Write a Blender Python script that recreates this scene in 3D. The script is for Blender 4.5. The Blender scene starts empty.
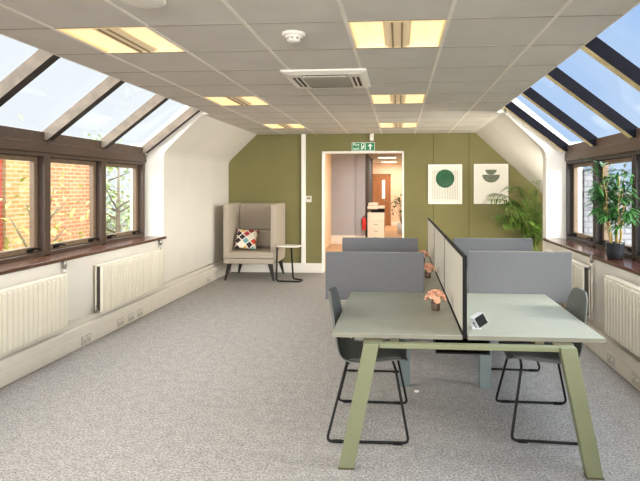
import bpy, bmesh, math, random
from mathutils import Vector, Matrix, Euler
random.seed(7)
C = bpy.context.scene.collection
PI = math.pi
sc = bpy.context.scene

# ------------------------------------------------------------------ materials
def lin(c):
    out = []
    for v in c[:3]:
        v = v / 255.0
        out.append(v / 12.92 if v <= 0.04045 else ((v + 0.055) / 1.055) ** 2.4)
    return tuple(out) + (1.0,)

MATS = {}
def mat(name, rgb, rough=0.6, metal=0.0, var=0.06, scale=8.0, bump=0.0, bscale=60.0, spec=0.5, emit=None, estr=0.0, stretch=None):
    if name in MATS: return MATS[name]
    m = bpy.data.materials.new(name); m.use_nodes = True
    nt = m.node_tree; N = nt.nodes; L = nt.links
    b = N['Principled BSDF']
    b.inputs['Roughness'].default_value = rough
    b.inputs['Metallic'].default_value = metal
    b.inputs['Specular IOR Level'].default_value = spec
    col = lin(rgb)
    tc = N.new('ShaderNodeTexCoord'); mp = N.new('ShaderNodeMapping')
    L.new(tc.outputs['Object'], mp.inputs['Vector'])
    if stretch: mp.inputs['Scale'].default_value = stretch
    nz = N.new('ShaderNodeTexNoise'); nz.inputs['Scale'].default_value = scale; nz.inputs['Detail'].default_value = 4
    L.new(mp.outputs['Vector'], nz.inputs['Vector'])
    rp = N.new('ShaderNodeValToRGB')
    rp.color_ramp.elements[0].position = 0.3; rp.color_ramp.elements[1].position = 0.7
    rp.color_ramp.elements[0].color = tuple(max(0, c * (1 - var)) for c in col[:3]) + (1,)
    rp.color_ramp.elements[1].color = tuple(min(1, c * (1 + var)) for c in col[:3]) + (1,)
    L.new(nz.outputs['Fac'], rp.inputs['Fac'])
    L.new(rp.outputs['Color'], b.inputs['Base Color'])
    if bump:
        n2 = N.new('ShaderNodeTexNoise'); n2.inputs['Scale'].default_value = bscale; n2.inputs['Detail'].default_value = 3
        L.new(mp.outputs['Vector'], n2.inputs['Vector'])
        bp = N.new('ShaderNodeBump'); bp.inputs['Strength'].default_value = bump; bp.inputs['Distance'].default_value = 0.01
        L.new(n2.outputs['Fac'], bp.inputs['Height']); L.new(bp.outputs['Normal'], b.inputs['Normal'])
    if emit:
        b.inputs['Emission Color'].default_value = lin(emit); b.inputs['Emission Strength'].default_value = estr
    MATS[name] = m
    return m

def carpet_mat():
    m = mat('carpet', (172, 168, 164), 0.95, var=0.10, scale=14, spec=0.1)
    nt = m.node_tree; N = nt.nodes; L = nt.links; b = N['Principled BSDF']
    tc = N.new('ShaderNodeTexCoord')
    a = N.new('ShaderNodeTexNoise'); a.inputs['Scale'].default_value = 75; a.inputs['Detail'].default_value = 5; a.inputs['Roughness'].default_value = 0.75
    L.new(tc.outputs['Object'], a.inputs['Vector'])
    r = N.new('ShaderNodeValToRGB')
    r.color_ramp.elements[0].position = 0.36; r.color_ramp.elements[1].position = 0.66
    r.color_ramp.elements[0].color = (0.42, 0.42, 0.43, 1); r.color_ramp.elements[1].color = (1.4, 1.4, 1.4, 1)
    L.new(a.outputs['Fac'], r.inputs['Fac'])
    mx = N.new('ShaderNodeMix'); mx.data_type = 'RGBA'; mx.blend_type = 'MULTIPLY'; mx.inputs[0].default_value = 1
    old = b.inputs['Base Color'].links[0].from_socket
    L.new(old, mx.inputs[6]); L.new(r.outputs['Color'], mx.inputs[7]); L.new(mx.outputs[2], b.inputs['Base Color'])
    bp = N.new('ShaderNodeBump'); bp.inputs['Strength'].default_value = 0.7; bp.inputs['Distance'].default_value = 0.008
    L.new(a.outputs['Fac'], bp.inputs['Height']); L.new(bp.outputs['Normal'], b.inputs['Normal'])
    return m

def brick_mat(name, c1, c2, mortar, scale=1.0):
    m = bpy.data.materials.new(name); m.use_nodes = True
    nt = m.node_tree; N = nt.nodes; L = nt.links; b = N['Principled BSDF']; b.inputs['Roughness'].default_value = 0.9
    tc = N.new('ShaderNodeTexCoord'); sp = N.new('ShaderNodeSeparateXYZ'); cb = N.new('ShaderNodeCombineXYZ')
    ad = N.new('ShaderNodeMath'); ad.operation = 'ADD'
    L.new(tc.outputs['Object'], sp.inputs[0]); L.new(sp.outputs['X'], ad.inputs[0]); L.new(sp.outputs['Y'], ad.inputs[1])
    L.new(ad.outputs[0], cb.inputs['X']); L.new(sp.outputs['Z'], cb.inputs['Y'])
    br = N.new('ShaderNodeTexBrick'); br.inputs['Scale'].default_value = scale
    br.inputs['Brick Width'].default_value = 0.225; br.inputs['Row Height'].default_value = 0.075; br.inputs['Mortar Size'].default_value = 0.012
    br.inputs['Color1'].default_value = lin(c1); br.inputs['Color2'].default_value = lin(c2); br.inputs['Mortar'].default_value = lin(mortar)
    L.new(cb.outputs[0], br.inputs['Vector'])
    nz = N.new('ShaderNodeTexNoise'); nz.inputs['Scale'].default_value = 3; nz.inputs['Detail'].default_value = 5
    L.new(tc.outputs['Object'], nz.inputs['Vector'])
    mx = N.new('ShaderNodeMix'); mx.data_type = 'RGBA'; mx.blend_type = 'OVERLAY'; mx.inputs[0].default_value = 0.35
    L.new(br.outputs['Color'], mx.inputs[6]); L.new(nz.outputs['Fac'], mx.inputs[7]); L.new(mx.outputs[2], b.inputs['Base Color'])
    return m

def glass_mat():
    m = bpy.data.materials.new('window_glass'); m.use_nodes = True
    nt = m.node_tree; N = nt.nodes; L = nt.links; N.clear()
    o = N.new('ShaderNodeOutputMaterial'); t = N.new('ShaderNodeBsdfTransparent'); g = N.new('ShaderNodeBsdfGlossy')
    g.inputs['Roughness'].default_value = 0.02; t.inputs['Color'].default_value = (0.95, 0.97, 0.98, 1)
    mx = N.new('ShaderNodeMixShader'); mx.inputs[0].default_value = 0.06
    L.new(t.outputs[0], mx.inputs[1]); L.new(g.outputs[0], mx.inputs[2]); L.new(mx.outputs[0], o.inputs[0])
    return m

def pillow_mat():
    m = bpy.data.materials.new('harlequin_fabric'); m.use_nodes = True
    nt = m.node_tree; N = nt.nodes; L = nt.links; b = N['Principled BSDF']; b.inputs['Roughness'].default_value = 0.9
    tc = N.new('ShaderNodeTexCoord'); mp = N.new('ShaderNodeMapping')
    mp.inputs['Rotation'].default_value = (0, math.radians(45), 0); mp.inputs['Scale'].default_value = (10.5, 10.5, 10.5)
    L.new(tc.outputs['Object'], mp.inputs['Vector'])
    sp = N.new('ShaderNodeSeparateXYZ'); L.new(mp.outputs[0], sp.inputs[0])
    def fl(sock, op):
        q = N.new('ShaderNodeMath'); q.operation = op; L.new(sock, q.inputs[0]); return q.outputs[0]
    fx, fz = fl(sp.outputs['X'], 'FLOOR'), fl(sp.outputs['Z'], 'FLOOR')
    cb = N.new('ShaderNodeCombineXYZ'); L.new(fx, cb.inputs[0]); L.new(fz, cb.inputs[1])
    wn = N.new('ShaderNodeTexWhiteNoise'); wn.noise_dimensions = '2D'; L.new(cb.outputs[0], wn.inputs['Vector'])
    rp = N.new('ShaderNodeValToRGB'); rp.color_ramp.interpolation = 'CONSTANT'
    cols = [(206, 74, 48), (228, 190, 120), (60, 46, 50), (120, 168, 172), (238, 228, 210), (196, 148, 62), (176, 60, 60)]
    els = rp.color_ramp.elements
    els[0].color = lin(cols[0]); els[1].position = 1 / 7; els[1].color = lin(cols[1])
    for i in range(2, 7):
        e = els.new(i / 7); e.color = lin(cols[i])
    L.new(wn.outputs['Value'], rp.inputs['Fac'])
    gx, gz = fl(sp.outputs['X'], 'FRACT'), fl(sp.outputs['Z'], 'FRACT')
    def edge(s):
        a = N.new('ShaderNodeMath'); a.operation = 'LESS_THAN'; a.inputs[1].default_value = 0.16; L.new(s, a.inputs[0]); return a.outputs[0]
    mxm = N.new('ShaderNodeMath'); mxm.operation = 'MAXIMUM'; L.new(edge(gx), mxm.inputs[0]); L.new(edge(gz), mxm.inputs[1])
    mx = N.new('ShaderNodeMix'); mx.data_type = 'RGBA'; L.new(mxm.outputs[0], mx.inputs[0]); L.new(rp.outputs[0], mx.inputs[6]); mx.inputs[7].default_value = lin((244, 238, 224))
    L.new(mx.outputs[2], b.inputs['Base Color'])
    return m

def plank_mat():
    m = bpy.data.materials.new('wood_planks'); m.use_nodes = True
    nt = m.node_tree; N = nt.nodes; L = nt.links; b = N['Principled BSDF']; b.inputs['Roughness'].default_value = 0.4
    tc = N.new('ShaderNodeTexCoord')
    br = N.new('ShaderNodeTexBrick'); br.inputs['Scale'].default_value = 1; br.inputs['Brick Width'].default_value = 1.2; br.inputs['Row Height'].default_value = 0.14
    br.inputs['Mortar Size'].default_value = 0.004
    br.inputs['Color1'].default_value = lin((196, 158, 118)); br.inputs['Color2'].default_value = lin((178, 138, 98)); br.inputs['Mortar'].default_value = lin((120, 90, 60))
    L.new(tc.outputs['Object'], br.inputs['Vector']); L.new(br.outputs['Color'], b.inputs['Base Color'])
    return m

M_carpet = carpet_mat()
M_tile = mat('ceiling_tile', (208, 203, 194), 0.9, var=0.05, scale=3, bump=0.25, bscale=220, spec=0.1)
M_tbar = mat('ceiling_bar', (232, 226, 214), 0.5)
M_tbar_dark = mat('ceiling_shadow_gap', (150, 142, 128), 0.8)  # darker tone paints in the shadow gaps between tile rows
M_white = mat('wall_paint', (226, 221, 212), 0.85, var=0.03, scale=2, bump=0.05, bscale=90, spec=0.2)
M_trunk = mat('trunking_plastic', (230, 224, 212), 0.5, var=0.02)
M_green = mat('green_paint', (127, 121, 80), 0.8, var=0.05, scale=2.5, bump=0.05, bscale=80, spec=0.25)
M_seam = mat('green_joint', (84, 84, 48), 0.8)
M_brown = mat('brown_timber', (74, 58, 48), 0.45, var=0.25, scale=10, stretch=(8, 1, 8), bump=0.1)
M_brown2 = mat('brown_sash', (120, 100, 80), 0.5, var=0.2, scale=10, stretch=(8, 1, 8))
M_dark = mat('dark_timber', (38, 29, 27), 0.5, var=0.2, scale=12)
M_sunlit_wood = mat('sunlit_timber', (122, 110, 98), 0.7, var=0.22, scale=6, stretch=(2, 6, 2))  # left rafter sides, sunlight put into the colour
M_navy_wood = mat('shaded_timber', (18, 18, 26), 0.9, var=0.2, scale=8, spec=.1)  # right rafter sides, backlit shade put into the colour
M_gold_wood = mat('lit_gold_timber', (206, 188, 142), 0.6, var=.2, scale=8)  # right rafter undersides, painted paler as if lit
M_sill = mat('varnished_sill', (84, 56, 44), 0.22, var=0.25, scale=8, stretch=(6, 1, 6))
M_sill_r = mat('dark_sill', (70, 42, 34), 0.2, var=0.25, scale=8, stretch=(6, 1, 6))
M_glass = glass_mat()
M_rad = mat('radiator_enamel', (232, 226, 210), 0.4, var=0.02)
M_rad_dark = mat('radiator_inside', (70, 66, 60), 0.7)
M_pipe = mat('painted_pipe', (224, 218, 206), 0.4)
M_metal = mat('brushed_metal', (150, 148, 142), 0.3, 0.9)
M_black = mat('black_metal', (14, 14, 15), 0.5, spec=.3)
M_blackp = mat('black_plastic', (18, 18, 19), 0.6, spec=.2)
M_desk = mat('desk_laminate', (158, 160, 147), 0.42, var=0.02, spec=0.4)
M_deskedge = mat('desk_edge', (128, 126, 112), 0.5)
M_rust = mat('dark_bracket', (92, 84, 62), 0.6)
M_leg = mat('sage_steel', (124, 128, 98), 0.45, var=0.03)
M_leg_in = mat('inner_sage_steel', (112, 126, 128), 0.5, var=0.03)
M_screen = mat('grey_felt', (106, 107, 110), 0.95, var=0.05, scale=120, bump=0.1, bscale=300, spec=0.1)
M_panel = mat('panel_felt', (214, 210, 198), 0.95, var=0.04, scale=120, spec=0.1)
M_shell = mat('shell_plastic', (102, 105, 102), 0.7, var=0.04)
M_beige = mat('beige_wool', (164, 152, 138), 0.95, var=0.07, scale=90, bump=0.15, bscale=250, spec=0.1)
M_beige_l = mat('beige_wool_light', (180, 169, 154), 0.95, var=0.06, scale=90, bump=0.15, bscale=250, spec=0.1)
M_leg_wood = mat('black_wood', (30, 24, 22), 0.5)
M_pillow = pillow_mat()
M_white_top = mat('white_laminate', (236, 232, 224), 0.35, var=0.02)
M_lamp = mat('lamp_reflector', (250, 236, 200), 0.4, emit=(255, 222, 170), estr=.48)
M_lamp_in = mat('lamp_housing_inside', (250, 232, 190), 0.5, emit=(255, 214, 150), estr=.2)
M_shield = mat('lamp_shield', (222, 202, 166), 0.4, var=0.12, scale=200, emit=(255, 226, 178), estr=0.12)
M_shield_d = mat('lamp_shield_edge', (150, 132, 100), 0.5)
M_ac = mat('white_plastic', (226, 221, 210), 0.45, var=0.02)
M_plate = mat('socket_plate', (204, 198, 186), 0.45, var=0.02)
M_grille = mat('grille_grey', (150, 142, 128), 0.7)
M_signgreen = mat('sign_green', (22, 122, 76), 0.5, emit=(22, 122, 76), estr=0.15)
M_signwhite = mat('sign_white', (238, 244, 238), 0.5, emit=(238, 244, 238), estr=0.2)
M_leaf = mat('palm_leaf', (84, 112, 44), 0.5, var=0.7, scale=9)
M_leaf2 = mat('bamboo_leaf', (62, 112, 54), 0.45, var=0.4, scale=7)
M_stem = mat('cane', (176, 150, 92), 0.6, var=0.15, scale=20)
M_stem_g = mat('green_stem', (112, 122, 62), 0.6, var=0.15, scale=20)
M_pot = mat('dark_pot', (40, 42, 46), 0.3)
M_soil = mat('soil', (52, 38, 28), 0.95, var=0.3, scale=40)
M_flower = mat('peach_petal', (244, 180, 152), 0.7, var=0.35, scale=40)
M_bronze = mat('bronze_pot', (92, 74, 58), 0.4, 0.3)
M_paper = mat('art_paper', (238, 234, 222), 0.8, var=0.02)
M_frame = mat('white_frame', (244, 242, 236), 0.4, var=0.01)
M_artgreen = mat('art_green', (34, 92, 58), 0.7, var=0.25, scale=10)
M_artline = mat('art_line', (198, 192, 178), 0.8)
M_artsage = mat('art_sage', (112, 118, 100), 0.8, var=0.15, scale=14)
M_cream = mat('cream_paint', (236, 214, 182), 0.85, var=0.03, scale=2)
M_peach = mat('peach_paint', (236, 206, 182), 0.85, var=0.03, scale=2)
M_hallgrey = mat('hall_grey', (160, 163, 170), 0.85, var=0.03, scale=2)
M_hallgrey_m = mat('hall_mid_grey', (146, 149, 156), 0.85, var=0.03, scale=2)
M_hallgrey_shade = mat('hall_shade_grey', (66, 66, 72), 0.85, var=0.05, scale=2)  # shade on the block's side face, painted as a darker grey
M_planks = plank_mat()
M_oak = mat('oak_veneer', (150, 98, 56), 0.5, var=0.15, scale=6, stretch=(6, 6, 1))
M_copier = mat('copier_plastic', (228, 216, 198), 0.5, var=0.02)
M_red = mat('extinguisher_red', (190, 34, 28), 0.35)
M_brick_o = brick_mat('orange_brick', (206, 128, 78), (216, 150, 98), (220, 190, 156))
M_brick_y = brick_mat('yellow_brick', (204, 158, 92), (214, 174, 112), (216, 196, 160))
M_brick_r = brick_mat('red_brick', (168, 58, 40), (180, 72, 48), (184, 104, 80))
M_brick_w = brick_mat('pale_brick', (122, 124, 130), (134, 135, 140), (100, 102, 110))
M_roof = mat('roof_felt', (120, 116, 110), 0.9)
M_ground = mat('tarmac', (96, 96, 90), 0.95, var=0.1, scale=2)
M_tleaf = mat('tree_leaf', (196, 200, 104), 0.7, var=0.3, scale=2)
M_tleaf2 = mat('pale_tree_leaf', (190, 206, 150), 0.7, var=0.3, scale=2)
M_tleaf3 = mat('ivy_leaf', (120, 134, 84), 0.7, var=0.4, scale=2)
M_bark = mat('bark', (136, 120, 98), 0.9, var=0.2, scale=14)

# ------------------------------------------------------------------ mesh helpers
def box(bm, x0, x1, y0, y1, z0, z1):
    v = [bm.verts.new((x, y, z)) for z in (z0, z1) for y in (y0, y1) for x in (x0, x1)]
    fs = []
    for q in ((0, 2, 3, 1), (4, 5, 7, 6), (0, 1, 5, 4), (2, 6, 7, 3), (1, 3, 7, 5), (0, 4, 6, 2)):
        fs.append(bm.faces.new([v[i] for i in q]))
    return fs

def prism(bm, poly, axis, a, b):
    """poly of 2-D points; axis 'y': (x,z) extruded along y; 'x': (y,z) along x; 'z': (x,y) along z"""
    def P(p, t):
        return {'y': (p[0], t, p[1]), 'x': (t, p[0], p[1]), 'z': (p[0], p[1], t)}[axis]
    A = [bm.verts.new(P(p, a)) for p in poly]; B = [bm.verts.new(P(p, b)) for p in poly]
    n = len(poly)
    fs = [bm.faces.new(A[::-1]), bm.faces.new(B)]
    for i in range(n):
        fs.append(bm.faces.new([A[i], A[(i + 1) % n], B[(i + 1) % n], B[i]]))
    return fs

def tube(bm, pts, r, n=8, cap=True, closed=False):
    pts = [Vector(p) for p in pts]; rings = []
    rr = r if isinstance(r, (list, tuple)) else [r] * len(pts)
    m = len(pts)
    prev = None
    for i, p in enumerate(pts):
        if closed: t = pts[(i + 1) % m] - pts[(i - 1) % m]
        else: t = pts[min(i + 1, m - 1)] - pts[max(i - 1, 0)]
        t.normalize()
        if prev is None:
            u = t.cross(Vector((0, 0, 1)))
            if u.length < 0.05: u = t.cross(Vector((1, 0, 0)))
        else:
            u = prev - t * prev.dot(t)
            if u.length < 1e-4: u = t.cross(Vector((0, 1, 0.1)))
        u.normalize(); prev = u.copy(); w = t.cross(u)
        rings.append([bm.verts.new(p + (u * math.cos(2 * PI * k / n) + w * math.sin(2 * PI * k / n)) * rr[i]) for k in range(n)])
    rng = range(m) if closed else range(m - 1)
    for i in rng:
        a, b = rings[i], rings[(i + 1) % m]
        for k in range(n):
            f = bm.faces.new([a[k], a[(k + 1) % n], b[(k + 1) % n], b[k]]); f.smooth = True
    if cap and not closed:
        bm.faces.new(rings[0][::-1]); bm.faces.new(rings[-1])

def rounded(pts, r, seg=4):
    """round the inner corners of a polyline"""
    pts = [Vector(p) for p in pts]; out = [pts[0]]
    for i in range(1, len(pts) - 1):
        a, b, c = pts[i - 1], pts[i], pts[i + 1]
        d1 = (a - b); d2 = (c - b); k = min(r, d1.length * .45, d2.length * .45)
        p0 = b + d1.normalized() * k; p1 = b + d2.normalized() * k
        for j in range(seg + 1):
            t = j / seg
            out.append(p0 * (1 - t) ** 2 + b * 2 * t * (1 - t) + p1 * t * t)
    out.append(pts[-1])
    return out

def lathe(bm, prof, c=(0, 0, 0), n=20):
    rings = []
    for r, z in prof:
        rings.append([bm.verts.new((c[0] + r * math.cos(2 * PI * k / n), c[1] + r * math.sin(2 * PI * k / n), c[2] + z)) for k in range(n)])
    for a, b in zip(rings, rings[1:]):
        for k in range(n):
            f = bm.faces.new([a[k], a[(k + 1) % n], b[(k + 1) % n], b[k]]); f.smooth = True
    if prof[0][0] > 1e-4: bm.faces.new(rings[0][::-1])
    if prof[-1][0] > 1e-4: bm.faces.new(rings[-1])

def obj(name, bm, m, parent=None, bevel=0.0, smooth=False, seg=2, solid=0.0, subd=0, normals=True):
    if normals: bmesh.ops.recalc_face_normals(bm, faces=bm.faces[:])
    me = bpy.data.meshes.new(name); bm.to_mesh(me); bm.free()
    for x in (m if isinstance(m, (list, tuple)) else [m]): me.materials.append(x)
    o = bpy.data.objects.new(name, me); C.objects.link(o)
    if parent: o.parent = parent
    if smooth:
        for p in me.polygons: p.use_smooth = True
    if solid:
        s = o.modifiers.new('solid', 'SOLIDIFY'); s.thickness = solid; s.offset = 0
    if subd:
        s = o.modifiers.new('sub', 'SUBSURF'); s.levels = subd; s.render_levels = subd
    if bevel:
        b = o.modifiers.new('bevel', 'BEVEL'); b.width = bevel; b.segments = seg; b.limit_method = 'ANGLE'; b.angle_limit = math.radians(40)
    return o

def bx(name, m, x0, x1, y0, y1, z0, z1, parent=None, bevel=0.0, seg=2):
    bm = bmesh.new(); box(bm, x0, x1, y0, y1, z0, z1)
    return obj(name, bm, m, parent, bevel, seg=seg)

def tag(o, label, cat, group=None):
    o['label'] = label; o['category'] = cat
    if group: o['group'] = group
    return o

def thing(name, label, cat, loc=(0, 0, 0), rotz=0.0, group=None):
    o = bpy.data.objects.new(name, None); C.objects.link(o)
    o.location = loc; o.rotation_euler = (0, 0, rotz); o.empty_display_size = 0.1
    return tag(o, label, cat, group)

def struct(o):
    o['kind'] = 'structure'; return o

def dup(root, loc, rotz, label, group=None):
    r = root.copy(); C.objects.link(r); r.location = loc; r.rotation_euler = (0, 0, rotz); r['label'] = label
    if group: r['group'] = group
    for ch in list(root.children):
        c = ch.copy(); C.objects.link(c); c.parent = r
        for g in list(ch.children):
            d = g.copy(); C.objects.link(d); d.parent = c
    return r

# ------------------------------------------------------------------ room numbers
YB = 9.35            # green end wall
YF = -2.6            # end behind the camera
CEIL = 2.54
XL0, XL1 = -3.15, -2.505     # left wall face, left ceiling edge
def mir(x): return -1.25 - x   # right side mirrors the left
YEL, YER = 6.70, 6.83       # where the window bays end

# ------------------------------------------------------------------ floor and ceiling
bm = bmesh.new(); box(bm, -3.7, 3.0, YF - 0.2, YB + 0.16, -0.12, 0.0)
struct(obj('floor', bm, M_carpet))

XE = [XL1, -2.11, -1.51, -0.91, -0.31, 0.29, 0.89, mir(XL1)]
YE = [YF] + [round(3.0 + 0.6 * k, 3) for k in range(-9, 11)] + [YB + 0.02]
LIGHTS = [(-2.11, 3.0), (-0.31, 3.0), (-2.11, 5.4), (-0.31, 5.4), (-2.11, 7.8), (-0.31, 7.8)]
bm = bmesh.new()
for i in range(len(XE) - 1):
    for j in range(len(YE) - 1):
        if any(abs(XE[i] - a) < .01 and abs(YE[j] - b) < .01 for a, b in LIGHTS): continue
        bm.faces.new([bm.verts.new(p) for p in ((XE[i], YE[j], CEIL), (XE[i], YE[j + 1], CEIL), (XE[i + 1], YE[j + 1], CEIL), (XE[i + 1], YE[j], CEIL))])
for a, b, y0 in ((-2.612, XL1, 6.70), (mir(XL1), mir(-2.612), 6.83)):
    bm.faces.new([bm.verts.new(p) for p in ((a, y0, CEIL), (a, YB + .02, CEIL), (b, YB + .02, CEIL), (b, y0, CEIL))])
bmesh.ops.remove_doubles(bm, verts=bm.verts[:], dist=1e-4)
ceil = struct(obj('ceiling', bm, M_tile, normals=False))
bm = bmesh.new()
for x in XE[1:-1]: box(bm, x - .011, x + .011, YF, YB, CEIL - .004, CEIL + .002)
struct(obj('grid_rail', bm, M_tbar, ceil))
bm = bmesh.new()
for y in YE[1:-1]: box(bm, XL1, mir(XL1), y - .005, y + .005, CEIL - .0025, CEIL + .002)
struct(obj('cross_rail', bm, M_tbar_dark, ceil))
# roof deck over the tiles, with the white edge fascias
bm = bmesh.new(); box(bm, -2.64, mir(-2.64), YF - .2, YB + .16, 2.825, 2.95)
struct(obj('roof_slab', bm, M_roof))
for a, b, ye in ((XL1 - .012, XL1 - .001, 6.70), (mir(XL1 - .001), mir(XL1 - .012), 6.83)):
    bm = bmesh.new(); box(bm, a, b, YF, ye, CEIL - .002, 2.825)
    c0_ = -2.63 if a < 0 else b
    box(bm, c0_, c0_ + .13, ye, ye + .02, CEIL, 2.825)
    struct(obj('trim_ceiling_edge', bm, M_white))

# ------------------------------------------------------------------ walls
def knee(x0, z0):  # rounded knee of the left wall profile
    return [(x0, z0 - .10), (x0 + .006, z0 - .05), (x0 + .03, z0), (x0 + .07, z0 + .045)]
prof_l = [(-3.62, -.1), (-3.15, -.1)] + knee(-3.15, 2.055) + [(-2.612, 2.545), (-2.612, 2.825), (-2.66, 2.825), (-3.46, 2.15), (-3.62, 2.15)]
bm = bmesh.new(); prism(bm, prof_l, 'y', YEL, YB + .02)
box(bm, -3.62, -3.15, YF - .2, YEL, -.1, .875)
wl = struct(obj('wall_left', bm, M_white, bevel=0.012))
# right: lower wall, end cheek, then the long slope running on down behind it
prof_c = [(mir(x), z) for x, z in prof_l]
bm = bmesh.new(); prism(bm, prof_c, 'y', YER, YER + .16)
box(bm, mir(-3.15), mir(-3.62), YF - .2, YER, -.1, .875)
struct(obj('wall_right', bm, M_white, bevel=0.012))
bm = bmesh.new()
xr = mir(-2.612)
sl = 0.925
prism(bm, [(xr, 2.545), (xr + .02, 2.72), (3.05, 2.72 - sl * (3.03 - xr)), (3.05, -.1), (2.80, -.1), (2.80, 2.545 - sl * (2.80 - xr))], 'y', YER + .14, YB + .02)
alc = struct(obj('wall_right_alcove', bm, M_white))
bm = bmesh.new(); zt = lambda x: 2.72 - sl * (x - xr - .02)
prism(bm, [(2.375, -.6), (3.075, -.6), (3.075, zt(3.075)), (2.375, zt(2.375))], 'y', 6.80, 6.968)
prism(bm, [(3.052, -.6), (3.075, -.6), (3.075, zt(3.075)), (3.052, zt(3.052))], 'y', 6.968, YB + .2)
struct(obj('brick_facing', bm, M_brick_w, alc))
# end wall behind the camera
bm = bmesh.new(); box(bm, -3.62, 3.05, YF - .2, YF, -.1, 2.7)
struct(obj('wall_front', bm, M_white))
# green end wall with its doorway
DX0, DX1, DH = -1.405, 0.092, 2.222
bm = bmesh.new()
prism(bm, [(-3.62, -.1), (DX0, -.1), (DX0, 2.815), (-2.66, 2.815), (-3.46, 2.14), (-3.62, 2.14)], 'y', YB, YB + .16)
prism(bm, [(DX1, -.1), (3.05, -.1), (3.05, 1.14), (xr + .02, 2.66), (xr, 2.815), (DX1, 2.815)], 'y', YB, YB + .16)
box(bm, DX0, DX1, YB, YB + .16, DH, 2.815)
wb = struct(obj('wall_back', bm, M_green))
bm = bmesh.new()
for x in (1.255, 0.62): box(bm, x - .006, x + .006, YB - .004, YB + .001, .2, CEIL)
struct(obj('wall_joint', bm, M_seam, wb))
bm = bmesh.new()
for x0, x1 in ((DX0, DX0 + .035), (DX1 - .035, DX1)): box(bm, x0, x1, YB - .02, YB + .18, 0, DH)
box(bm, DX0, DX1, YB - .02, YB + .18, DH - .035, DH)
struct(obj('trim_doorway', bm, M_frame, bevel=.004))
struct(bx('trim_conduit', M_frame, -1.778, -1.70, YB - .05, YB, .17, CEIL, bevel=.006))
# skirtings and dado trunking
struct(bx('baseboard_back_left', M_white_top, -3.15, DX0, YB - .018, YB, 0, .175, bevel=.004))
struct(bx('baseboard_back_right', M_white_top, DX1, 2.80, YB - .018, YB, 0, .175, bevel=.004))
def trunking(name, m):
    bm = bmesh.new()
    p = [(-3.15, 0), (-3.098, 0), (-3.092, .006), (-3.092, .120), (-3.097, .124), (-3.097, .130), (-3.092, .134), (-3.092, .200), (-3.100, .212), (-3.15, .214)]
    prism(bm, [(m(x), z) for x, z in p], 'y', YF, YB - .02 if name.endswith('left') else YER)
    o = struct(obj(name, bm, M_trunk))
    bm = bmesh.new()
    for y in ((6.28, 8.36, 3.3) if name.endswith('left') else (5.35, 3.4)):
        box(bm, min(m(-3.093), m(-3.0895)), max(m(-3.093), m(-3.0895)), y - .03, y + .03, .004, .208)
    struct(obj('joint_cover', bm, M_trunk, o, bevel=.001))
trunking('baseboard_left', lambda x: x); trunking('baseboard_right', mir)

# ------------------------------------------------------------------ window bays and sloping glazing
wn = [0]
def bay(m, y0, y1, msash, ysh):
    wn[0] += 1
    X = lambda a, b: (min(m(a), m(b)), max(m(a), m(b)))
    xa = -3.395
    bm = bmesh.new()
    f = .042
    for ya, yb in ((y0, y0 + f), (y1 - f, y1)):
        box(bm, *X(xa, xa - .13), ya, yb, .915, 1.90)
    box(bm, *X(xa, xa - .13), y0 + f, y1 - f, .905, .945); box(bm, *X(xa, xa - .13), y0 + f, y1 - f, 1.862, 1.90)
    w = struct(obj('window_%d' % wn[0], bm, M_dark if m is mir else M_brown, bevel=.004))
    bm = bmesh.new(); s0, s1 = y0 + f + .003, y1 - f - .003; t = .048
    xs = X(xa - .07, xa - .12)
    box(bm, *xs, s0, s0 + t, .948, 1.859); box(bm, *xs, s1 - t, s1, .948, 1.859)
    box(bm, *xs, s0 + t, s1 - t, .948, 1.0); box(bm, *xs, s0 + t, s1 - t, 1.815, 1.859)
    struct(obj('sash', bm, msash, w, bevel=.004))
    bm = bmesh.new(); box(bm, *X(xa - .093, xa - .097), s0 + t - .005, s1 - t + .005, .995, 1.82)
    struct(obj('glass', bm, M_glass, w))
    for yy in (s0 + .16, s1 - .12):
        bm = bmesh.new()
        box(bm, *X(xa - .045, xa - .071), yy - .03, yy + .03, .958, .985)
        tube(bm, [(m(xa - .05), yy - .02, .985), (m(xa - .03), yy + .02, .99), (m(xa - .025), yy + .09, .975)], .009)
        struct(obj('latch', bm, M_blackp, w))
A = (-3.43, 2.105); B = (-2.51, 2.817)
def skylight(m, y0, y1):
    wn[0] += 1
    off = .006
    bm = bmesh.new()
    prism(bm, [(m(A[0]), A[1]), (m(B[0]), B[1]), (m(B[0] - off), B[1] + .008), (m(A[0] - off), A[1] + .008)], 'y', y0 + .04, y1 - .04)
    w = struct(obj('window_%d' % wn[0], bm, M_glass))
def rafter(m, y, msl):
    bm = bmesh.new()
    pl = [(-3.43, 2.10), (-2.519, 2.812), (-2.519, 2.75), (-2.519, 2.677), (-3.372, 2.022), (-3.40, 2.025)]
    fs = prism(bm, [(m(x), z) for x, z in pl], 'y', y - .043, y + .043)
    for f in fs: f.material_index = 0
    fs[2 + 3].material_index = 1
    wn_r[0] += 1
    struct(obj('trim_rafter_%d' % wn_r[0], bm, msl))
wn_r = [0]
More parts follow.
